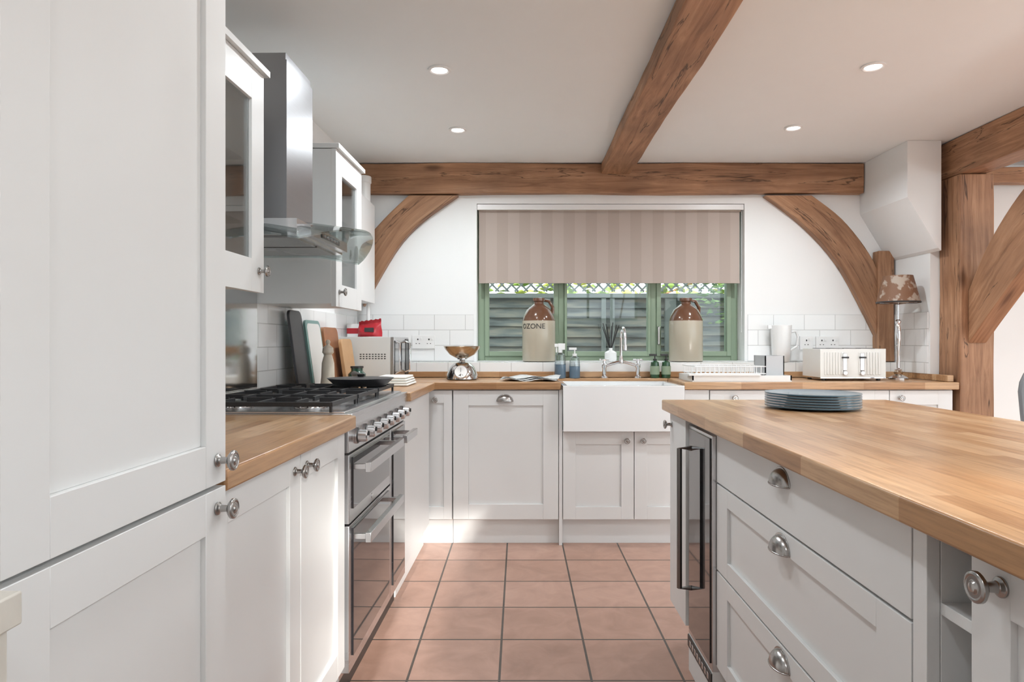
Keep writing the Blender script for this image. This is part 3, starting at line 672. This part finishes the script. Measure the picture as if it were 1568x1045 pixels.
def flagon(name,x,text=None,mir=False):
    tan=mat(name+'_tan_glaze',(.47,.42,.33),.22,var=.06,coat=.25); br_=mat(name+'_brown_glaze',(.15,.068,.038),.15,var=.25,coat=.4)
    b=B(); r=.108
    b.lathe([(0,0),(r*.97,0),(r,.008),(r,.20),(r,.262,br_),(r*.93,.29,br_),(r*.72,.335,br_),(r*.42,.362,br_),(r*.30,.372,br_),(r*.29,.385,br_),(r*.37,.392,br_),(r*.37,.41,br_),(r*.2,.412,br_),(r*.18,.38,br_),(0,.38)],tan,seg=56)
    b.tube([(r*.30,0.02,.398),(r*.62,.025,.392),(r*.86,.025,.35),(r*.84,.025,.31)],.011,br_,10)
    if text:
        cu=bpy.data.curves.new('t','FONT'); cu.body=text; cu.size=.047; cu.align_x='CENTER'; cu.resolution_u=3
        to=bpy.data.objects.new('t',cu); sc.collection.objects.link(to); bpy.context.view_layer.update()
        me=bpy.data.meshes.new_from_object(to.evaluated_get(bpy.context.evaluated_depsgraph_get()))
        bt=bmesh.new(); bt.from_mesh(me); bmesh.ops.triangulate(bt,faces=bt.faces); bmesh.ops.subdivide_edges(bt,edges=[e for e in bt.edges if e.calc_length()>.006],cuts=2,use_grid_fill=False)
        bmesh.ops.triangulate(bt,faces=bt.faces)
        k=b.mi(M_dark); vs=[]; bt.verts.ensure_lookup_table()
        for v in bt.verts:
            an=-math.pi/2-.42+v.co.x/r; rr=r+.0015
            vs.append(b.bm.verts.new((rr*math.cos(an),rr*math.sin(an),.210+v.co.y)))
        for p_ in bt.faces:
            try: b.bm.faces.new([vs[q.index] for q in p_.verts]).material_index=k
            except Exception: pass
        bt.free()
        bpy.data.objects.remove(to)
    return b.done(name,T(x,4.345,1.0125),keepn=False)
flagon('stoneware_flagon',.128,'OZONE'); flagon('stoneware_flagon',1.087)

b=B(); b.lathe([(0,0),(.052,0),(.055,.006),(.058,.08),(.062,.16),(.066,.235),(.063,.235),(.058,.16),(.053,.01),(0,.01)],M_cer,seg=36)
b.tube([(.058,0,.19),(.095,0,.195),(.108,0,.16),(.10,0,.10),(.056,0,.07)],.008,M_cer,10); b.box(-.085,-.060,-.012,.012,.212,.235,M_cer)
b.done('milk_jug',T(1.675,4.262,1.0095),bevel=.002)

b=B(); x0,x1,y0,y1=-.28,.28,-.17,.15
b.box(x0,x1,y0,y1,0,.008,M_whitep); b.box(x0,x1,y0,y0+.008,.008,.035,M_whitep); b.box(x0,x1,y1-.008,y1,.008,.035,M_whitep); b.box(x0,x0+.008,y0,y1,.008,.035,M_whitep); b.box(x1-.008,x1,y0,y1,.008,.035,M_whitep)
for z in (.045,.085):
    b.tube([(x0+.02,y0+.02,z),(x1-.14,y0+.02,z),(x1-.14,y1-.02,z),(x0+.02,y1-.02,z),(x0+.02,y0+.02,z)],.003,M_whitep,6)
for i in range(15):
    x=x0+.03+i*.026
    b.tube([(x,y0+.02,.085),(x,y0+.02,.02),(x,y1-.02,.02),(x,y1-.02,.085)],.002,M_whitep,6)
    b.tube([(x,-.05,.02),(x,-.04,.09),(x,-.03,.02)],.002,M_whitep,6)
Mgt=mat('grey_tub',(.5,.51,.52),.4)
b.box(x1-.125,x1-.015,-.10,.08,.03,.036,Mgt)
for (a_,c_,d_,e_) in ((x1-.125,x1-.015,-.10,-.094),(x1-.125,x1-.015,.074,.08),(x1-.125,x1-.119,-.10,.08),(x1-.021,x1-.015,-.10,.08)): b.box(a_,c_,d_,e_,.036,.145,Mgt)
b.box(x0-.02,x1-.18,y0-.01,y0+.1,.0351,.043,M_whitep)
b.done('dish_rack',T(1.255,3.92,.9125),bevel=.0015)
b=B(); M_toast=mat('toaster_enamel',(.74,.74,.71),.22,var=.02)
b.box(-.19,.19,-.12,.12,.018,.185,M_toast)
for i in range(17):
    for s0 in (-.168,.03):
        if i<8: b.box(s0+i*.0165,s0+.011+i*.0165,-.124,-.120,.035,.165,M_toast)
b.box(-.19,.19,-.121,.121,.012,.022,M_chrome)
for x in (-.05,.05): b.box(x-.012,x+.012,-.128,-.120,.06,.16,M_steel); b.box(x-.018,x+.018,-.14,-.124,.13,.140,M_black); b.lathe([(0,0),(.014,0),(.013,.012),(0,.013)],M_steel,c=(x,-.124,.045),seg=20,M=Rx)
for x in (-.13,-.05,.05,.13): b.box(x-.015,x+.015,-.085,.085,.183,.188,M_dark)
for x in (-.16,.16):
    for y in (-.09,.09): b.cyl((x,y,0),(x,y,.014),.012,M_black,seg=12)
b.done('toaster',T(1.93,3.97,.9125),bevel=.008,seg=3)
m,nt,p=base('cowhide_shade'); tc=N(nt,'ShaderNodeTexCoord'); n=N(nt,'ShaderNodeTexNoise'); n.inputs['Scale'].default_value=16; n.inputs['Detail'].default_value=5
nt.links.new(tc.outputs['Object'],n.inputs['Vector']); r=ramp(nt,[(.51,(.20,.10,.055)),(.56,(.40,.33,.27))]); nt.links.new(n.outputs['Fac'],r.inputs[0]); nt.links.new(r.outputs[0],p.inputs['Base Color']); p.inputs['Roughness'].default_value=.6
b=B()
b.lathe([(0,0),(.055,0),(.055,.01),(.04,.02),(.018,.03),(.014,.05),(.02,.06),(.012,.07),(.010,.16),(.014,.20),(.019,.27),(.016,.31),(.012,.33),(.018,.34),(.018,.35),(.008,.36),(.006,.45),(0,.45)],M_chrome,seg=28)
b.lathe([(.0,.03),(.022,.032),(.026,.045),(.018,.056)],M_brass,seg=24)
b.lathe([(.118,.46),(.078,.62),(.076,.62),(.116,.46),(.118,.46)],m,seg=40)
b.lathe([(.119,.457),(.120,.465),(.116,.466)],M_dark,seg=40); b.sphere((0,0,.50),.025,M_whitep)
for an in range(3): b.tube([(0,0,.45),(.115*math.cos(an*2.1),.115*math.sin(an*2.1),.463)],.002,M_chrome,6)
b.done('table_lamp',T(2.265,3.98,.9125))

# ------------------------------------------------------------------ island
MI=T(.60,2.55,0)@Rz(-90)
b=B(); Lx=2.75
b.box(0.002,1.569,.021,.79,.13,.871,M_cab); b.box(1.664,Lx,.021,.79,.13,.871,M_cab)
b.box(1.569,1.664,.33,.79,.13,.871,M_cab); b.box(1.569,1.664,.021,.33,.13,.15,M_cab); b.box(1.569,1.664,.021,.33,.735,.753,M_cab); b.box(1.569,1.664,.021,.33,.45,.468,M_cab)
b.box(.15,Lx,.05,.07,0,.129,M_cab); b.box(.002,Lx,.72,.74,0,.129,M_cab)
b.box(0.0,.235,-.022,.02,.15,.868,M_cab)
b.knob(.03,.825,-.022)
xs,xe=.527,1.53
b.box(xs,xe,0,.02,.712,.868,M_cab)
b.door(xs,xe,.447,.706,0,st=.10,rail=.05); b.door(xs,xe,.15,.441,0,st=.10,rail=.05)
xm=(xs+xe)/2
b.cup(xm,.812,0); b.cup(xm,.66,0); b.cup(xm,.397,0)
b.box(1.535,1.569,0,.02,.13,.868,M_cab)
b.door(1.666,2.25,.15,.866,0); b.knob(1.722,.832,0,1.2); b.door(2.255,Lx,.15,.866,0)
b.done('kitchen_island',MI,bevel=.002)
b=B(); b.box(-.05,Lx+.05,-.044,.83,.872,.912,M_top); b.done('island_worktop',MI,bevel=.005,seg=3)
b=B(); b.box(.24,.522,-.012,.019,.13,.85,M_steel); b.box(.255,.507,-.016,-.012,.15,.84,M_blackg); b.box(.24,.522,-.016,-.012,.085,.125,M_black)
b.box(.24,.522,-.012,.04,.0,.13,M_cab)
for i in range(8): b.box(.27+i*.03,.288+i*.03,-.018,-.016,.095,.115,M_steel)
b.tube([(.285,-.016,.775),(.285,-.055,.775),(.285,-.055,.30),(.285,-.016,.30)],.009,mat('dark_metal',(.22,.22,.22),.25,1),8)
b.done('wine_cooler',MI,bevel=.002)
M_plate=mat('teal_plate',(.045,.105,.145),.25,coat=.4)
b=B()
for i in range(6):
    z=i*.0085
    b.lathe([(0,z),(.09,z),(.14,z+.006),(.152,z+.0075),(.152,z+.0115),(.14,z+.0095),(.09,z+.005),(0,z+.005)],M_plate,seg=60)
b.done('plate_stack',T(.995,2.262,.9125))

# ------------------------------------------------------------------ misc
m=mat('whitewashed_oak',(.60,.57,.51),.6,var=.12,scale=25,bump=.3,bscale=60)
b=B(); b.box(-1.0,-.474,.15,.636,.868,.90,m); b.box(-.98,-.482,.17,.628,.05,.867,m)
for x in (-.96,-.54):
    for y in (.18,.58): b.box(x,x+.04,y,y+.04,0,.05,m)
b.box(-.482,-.478,.19,.38,.1,.84,m); b.box(-.482,-.478,.40,.61,.1,.84,m); b.done('whitewashed_sideboard',bevel=.003)
b=B(); Mch=mat('grey_chair_paint',(.16,.17,.18),.4)
b.box(-.21,.21,-.21,.21,.44,.47,Mch)
for x in (-.19,.19):
    for y in (-.19,.19): b.cyl((x,y,0),(x,y,.44),.014,Mch,r2=.018,seg=12)
pts=[(-.2,.2,.46),(-.215,.23,.8)]+[(-.215*math.cos(t),.24,.9+.16*math.sin(t)) for t in [math.pi*i/12 for i in range(13)]]+[(.215,.23,.8),(.2,.2,.46)]
b.tube(pts,.014,Mch,8)
for i in range(5): b.tube([(-.13+i*.065,.2,.465),(-.14+i*.07,.24,1.02-.02*abs(i-2))],.007,Mch,6)
b.done('dining_chair',T(2.65,2.98,0)@Rz(10),bevel=.003)

# ------------------------------------------------------------------ light
w=bpy.data.worlds.new('world'); sc.world=w; w.use_nodes=True
bg=w.node_tree.nodes['Background']; bg.inputs[0].default_value=(.85,.94,1,1); bg.inputs[1].default_value=2.9
s=bpy.data.lights.new('sun','SUN'); s.energy=9; s.angle=R(2.5); s.color=(1,.97,.92)
so=bpy.data.objects.new('sun',s); sc.collection.objects.link(so); d=Vector((-.33,1,-.34)); so.rotation_euler=d.to_track_quat('-Z','Y').to_euler(); so.location=(2,-6,4)
